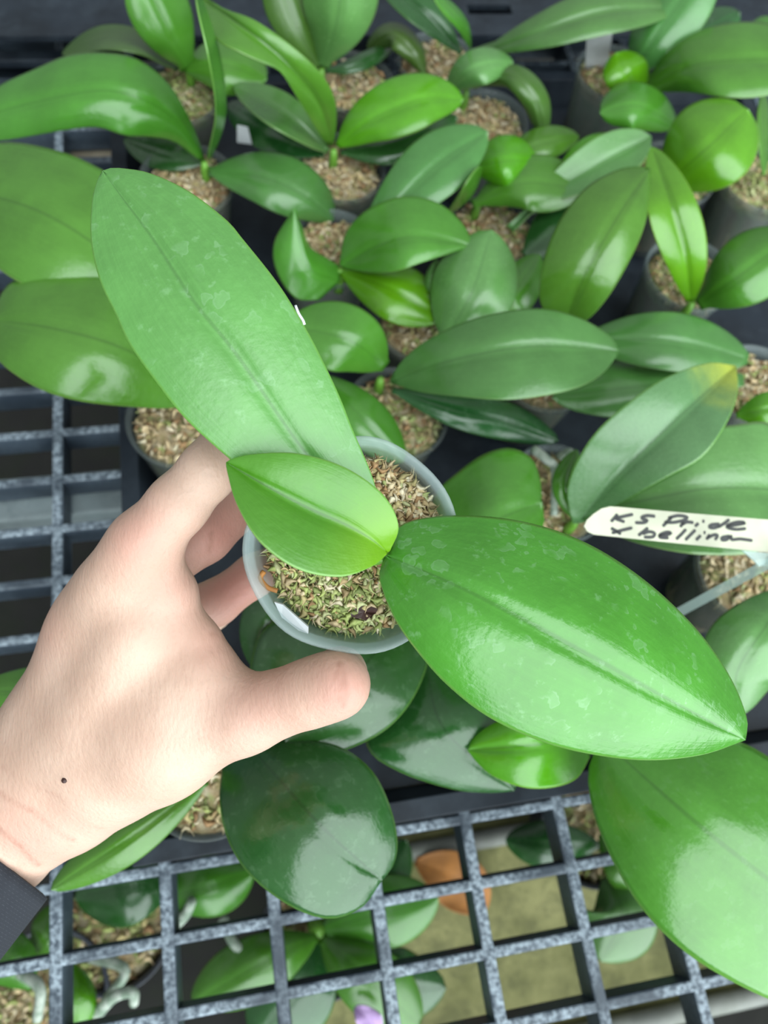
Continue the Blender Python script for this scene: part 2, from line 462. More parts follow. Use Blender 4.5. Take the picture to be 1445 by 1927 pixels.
def leaf(parent, mid, w, mat='mid', L=None, R=None, fold=0.0, arch=.004, roll=0.0, groove=.0012, a=.55, e=.62, b=.18,
         thick=.0018, nT=30, nS=9, wl=1.0, wr=1.0, wave=0.0, name='leaf', label=None):
    """mid: (px, py, height mm) from base to tip; w: half width in px; L / R: own outlines."""
    n = nT + 1
    mid = np.array([(x, y, z / 1000) for x, y, z in mid], float)
    m = catmull(mid, n); t = np.linspace(0, 1, n)
    T = np.gradient(m[:, :2], axis=0); T /= np.linalg.norm(T, axis=1)[:, None] + 1e-9
    Nl = np.stack([T[:, 1], -T[:, 0]], 1)
    pr = profile(t, a, e, b)
    if L is not None: EL = catmull([(x, y, 0) for x, y in L], n)[:, :2]
    else: EL = m[:, :2] + Nl * (w * wl * pr)[:, None]
    if R is not None: ER = catmull([(x, y, 0) for x, y in R], n)[:, :2]
    else: ER = m[:, :2] - Nl * (w * wr * pr)[:, None]
    ss = np.sin(np.linspace(-1, 1, 2 * nS + 1) * math.pi / 2) * .55 + np.linspace(-1, 1, 2 * nS + 1) * .45
    top = np.zeros((n, len(ss), 3)); uv = np.zeros((n, len(ss), 2))
    for i in range(n):
        for j, s in enumerate(ss):
            e2 = EL[i] if s >= 0 else ER[i]
            q = m[i, :2] + (e2 - m[i, :2]) * abs(s)
            z = m[i, 2] + pr[i] * (fold * abs(s) - arch * s * s + roll * s - groove * math.exp(-(s / .09) ** 2))
            if wave: z += wave * pr[i] * abs(s) ** 2 * math.sin(9 * t[i] + (2 if s > 0 else 0))
            top[i, j] = P(q[0], q[1], z); uv[i, j] = ((s + 1) / 2, t[i])
    du = np.gradient(top, axis=0); dv = np.gradient(top, axis=1)
    N = np.cross(dv, du); ln = np.linalg.norm(N, axis=2, keepdims=True); N /= ln + 1e-12
    c = n // 2, nS
    if N[c] @ (CAM - top[c]) < 0: N = -N; flip = True
    else: flip = False
    tk = thick * (1 - .55 * np.abs(ss) ** 4)[None, :, None] * (.5 + .5 * np.minimum(1, np.minimum(t, 1 - t) / .06))[:, None, None]
    bot = top - N * tk
    k = len(ss); V = np.concatenate([top.reshape(-1, 3), bot.reshape(-1, 3)]); U = np.concatenate([uv.reshape(-1, 2)] * 2)
    o = n * k; Fc = []
    for i in range(n - 1):
        for j in range(k - 1):
            q = (i * k + j, i * k + j + 1, (i + 1) * k + j + 1, (i + 1) * k + j)
            Fc.append(q); Fc.append(tuple(o + x for x in reversed(q)))
    bd = [(0, j) for j in range(k)] + [(i, k - 1) for i in range(1, n)] + [(n - 1, j) for j in range(k - 2, -1, -1)] + [(i, 0) for i in range(n - 2, 0, -1)]
    bi = [i * k + j for i, j in bd]
    for x in range(len(bi)):
        p, q = bi[x], bi[(x + 1) % len(bi)]
        Fc.append((q, p, o + p, o + q))
    if flip: Fc = [tuple(reversed(q)) for q in Fc]
    ob = mesh_obj(name, V, Fc, LM[mat], parent, uvs=U)
    if label: ob['label'] = label
    return ob

def frame_for(axis):
    ax = np.asarray(axis, float); ax /= np.linalg.norm(ax)
    a = np.cross(ax, (0.2, 1, 0.1)); a /= np.linalg.norm(a)
    return a, np.cross(ax, a), ax

def pot_mesh(c, axis, r, h, mat, parent, wob=0.0, seg=56, label=None):
    a, b_, ax = frame_for(axis)
    prof = [(0, -h), (r * .70, -h), (r * .74, -h + .002), (r * .80, -h * .62), (r * .84, -h * .58), (r * .925, -.010), (r * .93, -.0065), (r * .985, -.0055),
            (r, -.0035), (r, -.0005), (r * .985, 0), (r * .935, -.0008), (r * .905, -.004), (r * .895, -.010), (r * .80, -h * .58), (r * .71, -h + .003), (0, -h + .003)]
    V, Fc = [], []
    for i, (q, z) in enumerate(prof):
        for k in range(seg):
            th = 2 * math.pi * k / seg
            w = 1 + wob * (math.sin(3 * th + .5) * .5 + math.sin(7 * th + 1) * .3) * (1 if z > -.012 else .3)
            V.append(c + a * q * w * math.cos(th) + b_ * q * w * math.sin(th) + ax * z)
    m = len(prof)
    for i in range(m - 1):
        for k in range(seg):
            Fc.append((i * seg + k, i * seg + (k + 1) % seg, (i + 1) * seg + (k + 1) % seg, (i + 1) * seg + k))
    cut = lambda rng_: [(i * seg + k, i * seg + (k + 1) % seg, (i + 1) * seg + (k + 1) % seg, (i + 1) * seg + k) for i in rng_ for k in range(seg)]
    o = mesh_obj('pot', V, cut([i for i in range(m - 1) if i < 6 or i > 11]), mat, parent)
    mesh_obj('rim', V[6 * seg:13 * seg], [tuple(x - 6 * seg for x in q) for q in cut(range(6, 12))], mat, o)
    if label: o['label'] = label
    return o

MOSSC = [(.60, .47, .27), (.68, .56, .36), (.52, .38, .20), (.76, .66, .47), (.50, .42, .20), (.40, .24, .12), (.64, .50, .30)]
MOSSG = [(.36, .42, .14), (.45, .50, .20), (.28, .34, .12), (.52, .54, .28), (.40, .46, .16)]
def moss(c, axis, r, n, parent, rng, green=None, size=.007, dome=.003, depth=.012, seg=28):
    a, b_, ax = frame_for(axis)
    V, Fc, C = [], [], []
    nr = 9
    def gfac(x, y):
        return green(x, y) if callable(green) else (green or 0.0)
    hts = {}
    for i in range(nr + 1):
        q = i / nr
        for k in range(seg):
            th = 2 * math.pi * k / seg
            z = dome * (1 - q * q) + rng.uniform(-1, 1) * .0012 - (depth * .35 if i == nr else 0)
            x, y = math.cos(th) * q * r, math.sin(th) * q * r
            V.append(c + a * x + b_ * y + ax * z)
            pal = MOSSG if rng.random() < gfac(x / r, y / r) else MOSSC
            cc = rng.choice(pal); C.append((*[v * .7 for v in cc], 1))
    for i in range(nr):
        for k in range(seg):
            Fc.append((i * seg + k, i * seg + (k + 1) % seg, (i + 1) * seg + (k + 1) % seg, (i + 1) * seg + k))
    prev = nr * seg
    for dz, rr_ in ((.004, .995), (.022, .93), (.046, .84)):
        nb = len(V)
        for k in range(seg):
            th = 2 * math.pi * k / seg; w_ = r * rr_ * rng.uniform(.965, .99)
            V.append(c + a * w_ * math.cos(th) + b_ * w_ * math.sin(th) - ax * (depth * .35 + dz * (r / .0274)))
            C.append((*[v_ * .6 for v_ in rng.choice(MOSSG if rng.random() < .35 else MOSSC)], 1))
        for k in range(seg): Fc.append((prev + k, prev + (k + 1) % seg, nb + (k + 1) % seg, nb + k))
        prev = nb
    for _ in range(n):
        q = math.sqrt(rng.random()) * .95; th = rng.uniform(0, 2 * math.pi)
        x, y = math.cos(th) * q * r, math.sin(th) * q * r
        z = dome * (1 - q * q) + rng.uniform(-.0002, .0022)
        p0 = c + a * x + b_ * y + ax * z
        dr = rng.uniform(0, 2 * math.pi); d = a * math.cos(dr) + b_ * math.sin(dr); sd = np.cross(ax, d)
        ln = size * rng.uniform(.35, 1.0); wd = size * rng.uniform(.08, .24); curl = rng.uniform(-1.6, 1.6); lift = rng.uniform(.0, .8)
        pal = MOSSG if rng.random() < gfac(x / r, y / r) else MOSSC
        cc = np.array(rng.choice(pal)) * rng.uniform(.7, 1.25)
        nb = len(V)
        for k in range(5):
            t = k / 4 - .5
            pt = p0 + d * ln * t + sd * (curl * ln * t * t * 2) + ax * (lift * ln * (.25 - t * t) * 2 - .0006)
            ww = wd * (1 - abs(t) * 1.3)
            V.append(pt + sd * ww + ax * .0003); V.append(pt - sd * ww); V.append(pt + ax * (ww * .9))
            for _k in range(3): C.append((*np.clip(cc, 0, .9), 1))
        for k in range(4):
            s = nb + k * 3
            Fc += [(s, s + 3, s + 5, s + 2), (s + 2, s + 5, s + 4, s + 1), (s + 1, s + 4, s + 3, s)]
    o = mesh_obj('moss', V, Fc, M_MOSS, parent, cols=C)
    o['kind'] = 'stuff'; o['label'] = 'dried tan sphagnum moss'
    return o

def root_part(parent, pts, r):
    q = catmull([(*P(x, y, z / 1000)[:3],) for x, y, z in pts], 20)
    v, f = tube(q, np.linspace(r, r * .75, 20), 8)
    return mesh_obj('aerial_root', v, f, M_ROOT, parent)

def stem(parent, px, py, z0, z1, r=.0030):
    z1 = min(z1, 79)
    p1 = P(px, py, z1 / 1000); p0 = np.array([p1[0], p1[1], z0 / 1000])
    v, f = tube([p0 + (p1 - p0) * t for t in np.linspace(0, 1, 5)], [r * 1.1, r, r, r * .9, r * .6], 10)
    return mesh_obj('stem', v, f, M_STEM, parent)

RNG = random.Random(7)
POT_R, POT_H, RIM = .031, .064, .0685
def plant(label, pot, leaves, stem_at=None, green=.15, mat=None, group='potted orchids on the bench', rim=RIM, n=260, roots=(), potlabel=None):
    c = P(pot[0], pot[1], rim)
    root = empty('potted_orchid', (c[0], c[1], rim - POT_H))
    tag(root, label, 'orchid', group)
    pot_mesh(c, (0, 0, 1), POT_R, POT_H, mat or M_CLEAR2, root)
    moss(c - np.array([0, 0, .007]), (0, 0, 1), POT_R * .885, n, root, RNG, green=green, size=.008, dome=.004)
    if stem_at: stem(root, stem_at[0], stem_at[1], (rim - .009) * 1000, stem_at[2])
    for lf in leaves:
        mid, w, mt = lf[:3]; kw = lf[3] if len(lf) > 3 else {}
        leaf(root, mid, w, mt, **kw)
    for rp, rr in roots: root_part(root, rp, rr)
    return root

# ------------------------------------------------------------------ orchids on the bench
plant('orchid at upper left with a long glossy leaf arching out of the left frame edge', (352, 335), [
    ([(384, 302, 76), (318, 215, 112), (215, 172, 128), (100, 185, 120), (-60, 225, 92)], 66, 'mid',
     dict(L=[(380, 306), (330, 268), (285, 258), (235, 255), (185, 240), (130, 244), (0, 264), (-60, 250)],
          R=[(386, 298), (362, 235), (320, 160), (260, 112), (200, 99), (130, 103), (60, 132), (0, 160), (-60, 205)], arch=.010, roll=-.006)),
    ([(393, 304, 76), (416, 215, 130), (405, 110, 170), (372, -15, 195)], 11, 'mid', dict(roll=.018, arch=0, e=.4, groove=0)),
    ([(392, 322, 78), (500, 335, 92), (575, 370, 84), (628, 415, 62)], 55, 'blue', dict(arch=.008)),
    ([(385, 306, 74), (310, 290, 72), (232, 262, 58)], 32, 'dark', dict(arch=.004)),
], (384, 305, 80), green=.1)
plant('orchid in the far left corner with a broad leaf running out of the top edge', (330, 170), [
    ([(358, 128, 78), (322, 65, 112), (255, -80, 150)], 58, 'mid', dict(arch=.008, roll=.004, b=.35)),
    ([(345, 128, 78), (420, 122, 92), (503, 150, 78)], 56, 'mid', dict(arch=.010)),
    ([(335, 132, 76), (270, 82, 98), (195, 70, 96), (116, 102, 66)], 24, 'olive', dict(arch=.004, roll=.016)),
], (355, 125, 80), green=.55)
plant('orchid with a strap leaf reaching top left and a bright leaf pointing right', (640, 312), [
    ([(627, 275, 76), (598, 190, 118), (530, 110, 150), (450, 45, 160), (372, -8, 150)], 45, 'mid',
     dict(R=[(628, 272), (633, 230), (629, 184), (603, 137), (550, 87), (482, 39), (427, 18), (372, -6)],
          L=[(616, 275), (590, 235), (560, 185), (529, 137), (498, 120), (450, 97), (406, 71), (385, 20), (371, -2)], fold=.008, arch=.004)),
    ([(618, 285, 74), (540, 215, 92), (440, 160, 86)], 34, 'blue', dict(fold=.008, roll=.01, arch=0)),
    ([(634, 275, 78), (700, 225, 100), (790, 188, 110), (873, 186, 100)], 56, 'lime', dict(fold=.004, arch=.008, b=.1)),
    ([(640, 287, 74), (745, 275, 84), (862, 218, 80)], 36, 'dark', dict(arch=.006)),
    ([(610, 290, 72), (520, 250, 70), (425, 195, 54)], 42, 'dark', dict(arch=.004)),
], (628, 282, 80), green=.1)
plant('orchid at top centre with two upright leaves cut by the top edge', (662, 150), [
    ([(606, 128, 78), (634, 40, 118), (648, -100, 160)], 72, 'pale', dict(a=.6, arch=.008, b=.2)),
    ([(600, 128, 78), (560, 55, 106), (515, -75, 140)], 46, 'olive', dict(a=.6, arch=.006)),
    ([(610, 134, 76), (668, 122, 84), (745, 84, 74)], 17, 'dark', dict(arch=.003)),
], (605, 130, 80))
plant('orchid at top centre right with a very long grey green leaf pointing right', (826, 112), [
    ([(868, 100, 78), (800, 25, 100), (700, -55, 104)], 30, 'dark', dict(fold=.006)),
    ([(886, 92, 80), (866, 42, 120), (815, -15, 150)], 14, 'mid', dict(roll=.008)),
    ([(900, 104, 78), (1010, 62, 112), (1135, 22, 126), (1277, 14, 116)], 44, 'blue', dict(fold=.005, arch=.007, a=.6, b=.35)),
    ([(800, 142, 74), (775, 95, 90), (738, 66, 92), (690, 90, 66)], 26, 'olive', dict(arch=.005)),
], (884, 98, 80), mat=M_CLEARB)
plant('orchid with a small cupped leaf and one leaf bending down to the right', (915, 222), [
    ([(838, 172, 80), (895, 128, 106), (966, 116, 98)], 36, 'pale', dict(arch=.006)),
    ([(888, 158, 78), (960, 143, 104), (1006, 185, 100), (1024, 262, 70)], 27, 'olive', dict(arch=.006, b=.4)),
], (878, 170, 80), mat=M_CLEARB)
plant('small orchid with a shiny cupped leaf among crossing leaves, upper right of centre', (930, 425), [
    ([(960, 430, 76), (1030, 365, 90), (1120, 312, 100), (1226, 256, 104)], 46, 'pale', dict(fold=.006, arch=0, a=.72)),
    ([(1040, 340, 80), (1110, 278, 98), (1190, 262, 92)], 22, 'lime', dict()),
    ([(884, 315, 90), (950, 303, 108), (1012, 303, 92)], 50, 'lime', dict(arch=.012)),
    ([(945, 298, 80), (1020, 270, 92), (1090, 256, 82)], 32, 'mid', dict(arch=.005)),
    ([(888, 385, 80), (985, 345, 102), (1099, 358, 92)], 55, 'mid', dict(arch=.008, a=.62)),
    ([(840, 405, 80), (878, 365, 105), (906, 312, 118)], 11, 'mid', dict(roll=.014)),
    ([(985, 480, 76), (1045, 435, 84), (1115, 368, 78)], 52, 'dark', dict()),
], (900, 380, 84))
plant('orchid in a clear pot at right with an upright yellow green leaf', (1300, 512), [
    ([(1300, 568, 78), (1290, 480, 118), (1262, 380, 140), (1226, 276, 128)], 48, 'lime', dict(fold=.006, a=.5)),
    ([(1312, 572, 78), (1390, 520, 110), (1500, 440, 120)], 66, 'mid', dict(arch=.009, b=.25)),
], (1303, 570, 82), mat=M_CLEARB, green=.4)
plant('orchid with one large upright oval leaf behind the tip of the silvery leaf', (1025, 690), [
    ([(1062, 612, 96), (1105, 510, 138), (1165, 405, 152), (1224, 317, 142)], 74, 'mid',
     dict(L=[(1050, 612), (1016, 570), (1020, 500), (1050, 420), (1100, 355), (1160, 320), (1200, 313), (1224, 317)],
          R=[(1080, 612), (1110, 598), (1150, 550), (1190, 480), (1214, 420), (1224, 360), (1224, 317)], arch=.009)),
], (1045, 640, 84))
plant('orchid in a clear pot with a white label, long leaves, top right', (1160, 135), [
    ([(1185, 142, 80), (1240, 60, 112), (1345, -90, 140)], 62, 'blue', dict(arch=.006, b=.4)),
    ([(1222, 138, 78), (1310, 72, 104), (1393, 22, 108)], 38, 'dark', dict(arch=.006, a=.65)),
    ([(1215, 165, 80), (1330, 118, 124), (1560, 110, 134)], 72, 'mid', dict(fold=.006, arch=.010, b=.3)),
    ([(1205, 180, 80), (1180, 140, 104), (1160, 98, 108)], 44, 'lime', dict(arch=.006, e=.5)),
], (1212, 165, 84), mat=M_CLEARB)
plant('orchid with two rounded cupped leaves near the upper right edge', (1268, 322), [
    ([(1272, 238, 92), (1200, 200, 114), (1128, 212, 106)], 46, 'mid', dict(arch=.009, e=.5)),
    ([(1252, 345, 96), (1335, 275, 128), (1408, 205, 128)], 84, 'lime', dict(arch=.010, e=.5)),
    ([(1500, 110, 100), (1450, 60, 106), (1408, 52, 100)], 30, 'mid', dict()),
], None, green=.5)
plant('orchid in a mossy clear pot cut by the right edge near the top', (1436, 335), [
    ([(1438, 330, 80), (1440, 260, 100), (1436, 170, 112)], 14, 'mid', dict(roll=.01)),
], None, green=.6)
plant('orchid with spreading leaves around tan moss right of the long raised leaf', (622, 462), [
    ([(640, 500, 82), (760, 448, 118), (892, 463, 108)], 68, 'mid',
     dict(L=[(638, 498), (650, 440), (690, 395), (760, 369), (825, 382), (870, 420), (892, 463)],
          R=[(642, 502), (690, 512), (740, 511), (800, 492), (850, 476), (892, 463)], fold=.004, arch=.007)),
    ([(655, 488, 80), (740, 390, 104), (825, 308, 116), (918, 246, 116)], 60, 'blue', dict(fold=.004, arch=.007, a=.66)),
    ([(640, 508, 78), (735, 545, 96), (835, 600, 84)], 56, 'lime', dict(arch=.010, fold=.004)),
    ([(640, 530, 78), (580, 500, 98), (553, 392, 118)], 50, 'mid',
     dict(R=[(640, 500), (615, 485), (585, 465), (570, 430), (553, 392)], L=[(600, 565), (555, 560), (520, 510), (516, 455), (553, 392)], arch=.008)),
], (640, 507, 84), mat=M_CLEARB)
plant('orchid whose big silvery leaf points right across the centre of the picture', (746, 775), [
    ([(726, 690, 86), (655, 640, 112), (535, 612, 110)], 66, 'mid', dict(arch=.006, roll=-.004, a=.5)),
    ([(735, 718, 86), (850, 678, 122), (1000, 652, 136), (1168, 660, 118)], 84, 'blue',
     dict(L=[(733, 714), (760, 675), (810, 636), (900, 597), (1010, 580), (1090, 598), (1145, 630), (1168, 660)],
          R=[(736, 722), (790, 737), (860, 746), (960, 752), (1070, 735), (1130, 706), (1168, 660)], fold=.006, arch=.008)),
    ([(738, 734, 80), (860, 770, 82), (960, 795, 72), (1052, 830, 58)], 38, 'dark', dict(arch=.006)),
    ([(600, 705, 78), (680, 785, 82), (760, 870, 68)], 46, 'mid', dict(arch=.005)),
], (716, 712, 88), green=.35)
plant('low orchid with a mottled pale shiny leaf behind the big silvery leaf', (800, 602), [
    ([(838, 640, 88), (890, 545, 112), (925, 432, 112)], 82, 'pale', dict(arch=.012, a=.5)),
    ([(850, 630, 80), (960, 555, 102), (1016, 478, 98)], 46, 'mid', dict(arch=.008)),
    ([(818, 575, 80), (812, 530, 96), (822, 488, 100)], 13, 'pale', dict()),
], None)
plant('orchid with a yellow tipped leaf and a wide pale leaf behind the written label', (1050, 925), [
    ([(1086, 985, 84), (1178, 880, 124), (1285, 778, 138), (1385, 688, 122)], 78, 'tip',
     dict(L=[(1078, 985), (1067, 930), (1080, 880), (1120, 815), (1180, 760), (1250, 712), (1330, 683), (1385, 688)],
          R=[(1095, 985), (1170, 945), (1250, 900), (1320, 860), (1365, 800), (1388, 740), (1385, 688)], fold=.010, arch=.004)),
    ([(1090, 968, 86), (1230, 938, 126), (1360, 918, 138), (1560, 930, 120)], 108, 'pale',
     dict(L=[(1088, 962), (1120, 915), (1180, 858), (1280, 815), (1380, 800), (1460, 802), (1560, 910)],
          R=[(1090, 975), (1140, 1000), (1220, 1028), (1330, 1044), (1445, 1032), (1560, 950)], fold=.008, arch=.006)),
    ([(1090, 985, 78), (1062, 915, 96), (1085, 845, 96)], 24, 'mid', dict()),
], (1085, 978, 86), mat=M_CLEARB, roots=[([(1004, 846, 84), (1030, 866, 88), (1044, 885, 84), (1042, 970, 74)], .0028), ([(1052, 860, 70), (1072, 850, 78), (1090, 870, 66)], .0022)])
plant('orchid at the right edge with two leaves pointing left past the yellow tipped leaf', (1430, 725), [
    ([(1408, 676, 84), (1260, 642, 108), (1095, 640, 92)], 56, 'blue', dict(fold=.004, arch=.008, a=.45)),
    ([(1400, 715, 82), (1200, 728, 96), (1038, 748, 84)], 60, 'blue', dict(arch=.008, a=.5)),
    ([(1385, 782, 82), (1440, 770, 94), (1500, 760, 90)], 32, 'lime', dict()),
], None, mat=M_CLEARB)
plant('orchid at left with two broad leaves running out of the left frame edge', (342, 785), [
    ([(372, 640, 92), (230, 500, 130), (80, 400, 142), (-90, 350, 120)], 118, 'mid', dict(arch=.012,
     R=[(380, 620), (330, 440), (270, 370), (190, 318), (110, 284), (0, 267), (-90, 300)],
     L=[(360, 660), (250, 640), (150, 590), (60, 545), (0, 508), (-60, 450), (-90, 400)])),
    ([(375, 735, 92), (230, 655, 136), (100, 618, 142), (-18, 602, 124)], 128, 'mid', dict(arch=.012,
     R=[(380, 720), (330, 600), (260, 535), (190, 512), (120, 505), (60, 512), (10, 540), (-18, 602)],
     L=[(372, 752), (325, 768), (250, 766), (150, 755), (70, 730), (0, 682), (-18, 640), (-18, 602)])),
], (372, 745, 92))
plant('orchid at the right edge with a pale shiny leaf below the clear label stake', (1412, 1072), [
    ([(1490, 1105, 96), (1440, 1180, 128), (1388, 1262, 124), (1382, 1350, 106)], 84, 'pale', dict(arch=.010)),
], None, mat=M_CLEAR2)
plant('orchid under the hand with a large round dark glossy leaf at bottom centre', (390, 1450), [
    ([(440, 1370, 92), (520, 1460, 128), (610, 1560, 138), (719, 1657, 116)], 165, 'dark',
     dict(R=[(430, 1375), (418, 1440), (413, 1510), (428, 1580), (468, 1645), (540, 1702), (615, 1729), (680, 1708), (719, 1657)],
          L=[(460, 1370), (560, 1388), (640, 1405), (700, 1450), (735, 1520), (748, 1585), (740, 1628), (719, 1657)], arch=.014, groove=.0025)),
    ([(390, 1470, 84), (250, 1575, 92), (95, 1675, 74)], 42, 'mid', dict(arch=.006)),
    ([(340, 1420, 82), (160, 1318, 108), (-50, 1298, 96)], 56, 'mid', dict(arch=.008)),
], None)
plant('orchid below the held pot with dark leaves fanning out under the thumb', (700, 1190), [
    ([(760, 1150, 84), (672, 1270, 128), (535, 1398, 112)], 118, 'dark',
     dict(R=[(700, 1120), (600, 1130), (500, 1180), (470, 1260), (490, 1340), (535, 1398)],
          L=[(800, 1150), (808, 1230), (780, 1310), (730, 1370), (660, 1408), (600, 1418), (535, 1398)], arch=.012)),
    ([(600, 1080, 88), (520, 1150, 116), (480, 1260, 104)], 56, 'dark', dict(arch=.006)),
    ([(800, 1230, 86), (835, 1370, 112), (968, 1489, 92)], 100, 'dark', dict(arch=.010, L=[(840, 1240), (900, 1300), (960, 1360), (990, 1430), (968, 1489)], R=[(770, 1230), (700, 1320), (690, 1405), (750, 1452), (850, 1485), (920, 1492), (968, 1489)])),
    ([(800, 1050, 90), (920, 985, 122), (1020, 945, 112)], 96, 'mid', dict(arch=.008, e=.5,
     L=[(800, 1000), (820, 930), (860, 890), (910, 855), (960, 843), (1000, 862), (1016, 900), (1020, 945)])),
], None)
plant('orchid with one small folded lime leaf under the tip of the big held leaf', (1130, 1275), [
    ([(1110, 1385, 100), (1000, 1402, 122), (879, 1412, 110)], 68, 'lime', dict(fold=.006, arch=.010, wr=.85,
     L=[(1110, 1425), (1085, 1465), (1040, 1482), (985, 1482), (930, 1462), (900, 1438), (879, 1412)])),
], None)
plant('orchid off the right corner whose huge light green leaf fills the bottom right', (1640, 1750), [
    ([(1640, 1790, 100), (1480, 1680, 142), (1310, 1548, 152), (1130, 1388, 128)], 195, 'corner', dict(arch=.020, groove=.002,
     L=[(1630, 1820), (1545, 1905), (1445, 1880), (1300, 1800), (1200, 1700), (1130, 1570), (1106, 1460), (1130, 1388)],
     R=[(1650, 1770), (1600, 1600), (1520, 1480), (1440, 1420), (1380, 1392), (1280, 1370), (1190, 1370), (1130, 1388)])),
], None)

# ------------------------------------------------------------------ held orchid
DS = .88
def hz(x, y, d): return (x, y, zd(x, y, d * DS) * 1000)
pc = PD(664, 1028, .25 * DS)
axis = CAM - pc; axis /= np.linalg.norm(axis)
axis = axis + np.array([-.05, -.03, 0]); axis /= np.linalg.norm(axis)
HR = .0312
held = empty('potted_orchid', tuple(pc - axis * POT_H))
tag(held, 'held orchid with two large leaves and one small central leaf in a clear pot', 'orchid')
pot_mesh(pc, axis, HR, POT_H, M_CLEAR, held, wob=.03, seg=72, label='thin clear plastic pot with a frosted rim')
fa, fb, _ = frame_for(axis)
dn = np.array([D2[1], D1[1], UP[1]])
def held_green(x, y):
    q = (fa * x + fb * y) @ dn
    return .35 + .45 * max(-1, min(1, q))
moss(pc - axis * .0125, axis, HR * .875, 3600, held, RNG, green=held_green, size=.0052, dome=.0035, seg=48)
sp_ = PD(722, 1040, .213 * 1.0)
v, f = tube([pc - axis * .008 + (sp_ - (pc - axis * .008)) * t for t in np.linspace(0, 1, 6)], [.006, .0055, .005, .0045, .004, .0025], 12)
mesh_obj('stem', v, f, M_STEM, held)
leaf(held, [hz(716, 1015, .242), hz(640, 930, .233), hz(561, 834, .226), hz(445, 667, .222), hz(364, 566, .222), hz(288, 450, .226), hz(232, 375, .231), hz(193, 321, .237)], 150, 'sheen',
     L=[(705, 1030), (640, 1010), (540, 950), (430, 862), (349, 788), (293, 718), (243, 647), (217, 591), (187, 526), (171, 452), (173, 380), (183, 340), (193, 321)],
     R=[(724, 1012), (714, 950), (700, 895), (662, 804), (642, 753), (614, 692), (578, 622), (525, 536), (457, 450), (424, 412), (354, 359), (283, 326), (235, 317), (208, 316), (193, 321)],
     fold=.003, arch=.005, roll=-.003, groove=.0012, nT=60, nS=14, label='long raised leaf with a pale sheen')
leaf(held, [hz(728, 1046, .240), hz(850, 1098, .228), hz(970, 1158, .224), hz(1100, 1228, .226), hz(1250, 1312, .238), hz(1403, 1393, .262)], 190, 'main',
     L=[(735, 1035), (752, 990), (820, 972), (920, 972), (1020, 990), (1120, 1030), (1220, 1097), (1310, 1183), (1372, 1270), (1405, 1350), (1403, 1393)],
     R=[(722, 1050), (714, 1090), (740, 1160), (780, 1220), (840, 1288), (920, 1350), (1020, 1396), (1120, 1421), (1220, 1431), (1320, 1421), (1403, 1393)],
     arch=.015, groove=.0020, nT=60, nS=14, label='broad oval leaf with dried water marks')
leaf(held, [hz(729, 1040, .234), hz(695, 1012, .227), hz(647, 985, .223), hz(583, 957, .219), hz(504, 916, .217), hz(425, 870, .219)], 105, 'young',
     L=[(727, 1044), (700, 1066), (640, 1085), (560, 1070), (490, 1020), (446, 950), (428, 890), (425, 870)],
     R=[(734, 1037), (750, 990), (722, 932), (650, 880), (560, 853), (480, 854), (440, 862), (425, 870)],
     fold=.008, arch=.004, groove=.0014, nT=48, nS=12, thick=.0015, label='small lime green leaf folded along its midrib')
# dark bark flake and dry sheath on the moss
rr_ = random.Random(11); bc = PD(684, 1152, .2285); bt = []; bb = []
for k in range(14):
    t_ = 2 * math.pi * k / 14; w_ = rr_.uniform(.65, 1.15)
    q_ = bc + fa * .0040 * w_ * math.cos(t_) + fb * .0026 * w_ * math.sin(t_)
    bt.append(q_ + axis * rr_.uniform(.0, .0012)); bb.append(q_ - axis * .0009)
v = bt + bb + [bc + axis * .0003, bc - axis * .0009]
f = [(k, (k + 1) % 14, 28) for k in range(14)] + [(14 + (k + 1) % 14, 14 + k, 29) for k in range(14)] + [(k, 14 + k, 14 + (k + 1) % 14, (k + 1) % 14) for k in range(14)]
mesh_obj('bark_flake', v, f, M_FLAKE, held, smooth=False)
q = catmull([tuple(PD(x, y, .2255)) for x, y in ((497, 1075), (490, 1088), (503, 1105), (522, 1112))], 14)
v, f = tube(q, .0008, 6); mesh_obj('dry_sheath', v, f, M_DRY, held)
q = catmull([tuple(PD(x, y, d * DS)) for x, y, d in ((556, 575, .2188), (562, 590, .2186), (570, 603, .2186), (573, 611, .2188))], 10)
v, f = tube(q, .00035, 6); o = mesh_obj('torn_edge', v, f, M_WHITE, held); o['label'] = 'white torn sliver on the leaf edge'

# blank label tucked into the held pot
def plate(name, corners, th, mat, parent=None, nrm=None):
    c = [np.array(x) for x in corners]
    n = np.cross(c[1] - c[0], c[-1] - c[0]); n /= np.linalg.norm(n)
    if n @ (CAM - c[0]) < 0: n = -n
    m = len(c)
    V = c + [x - n * th for x in c]
    Fc = [tuple(range(m)), tuple(range(2 * m - 1, m - 1, -1))] + [(i, (i + 1) % m, m + (i + 1) % m, m + i) for i in range(m)]
    return mesh_obj(name, V, Fc, mat, parent, smooth=False), n
q = [PD(517, 1133, .223), PD(530, 1137, .223), PD(582, 1183, .223), PD(579, 1194, .2235), PD(577, 1180, .240), PD(522, 1130, .240)]
o, _n = plate('blank_label', [PD(516, 1133, .2225), PD(532, 1138, .2225), PD(580, 1180, .2225), PD(580, 1193, .2225), PD(562, 1187, .2235), PD(530, 1162, .2235)], .0009, M_WHITE)
tag(o, 'white plastic label tucked between moss and wall of the held pot', 'label')
o, _n = plate('blank_label', [P(1104, 66, .104), P(1152, 66, .104), P(1142, 130, .064), P(1101, 130, .064)], .0007, M_WHITE)
tag(o, 'white label standing in the clear pot at top right', 'label')
o, _n = plate('blank_label', [P(446, 236, .078), P(466, 240, .078), P(474, 272, .064), P(446, 268, .064)], .0007, M_WHITE)
tag(o, 'white label end among leaves at upper left beside the thin upright leaf', 'label')

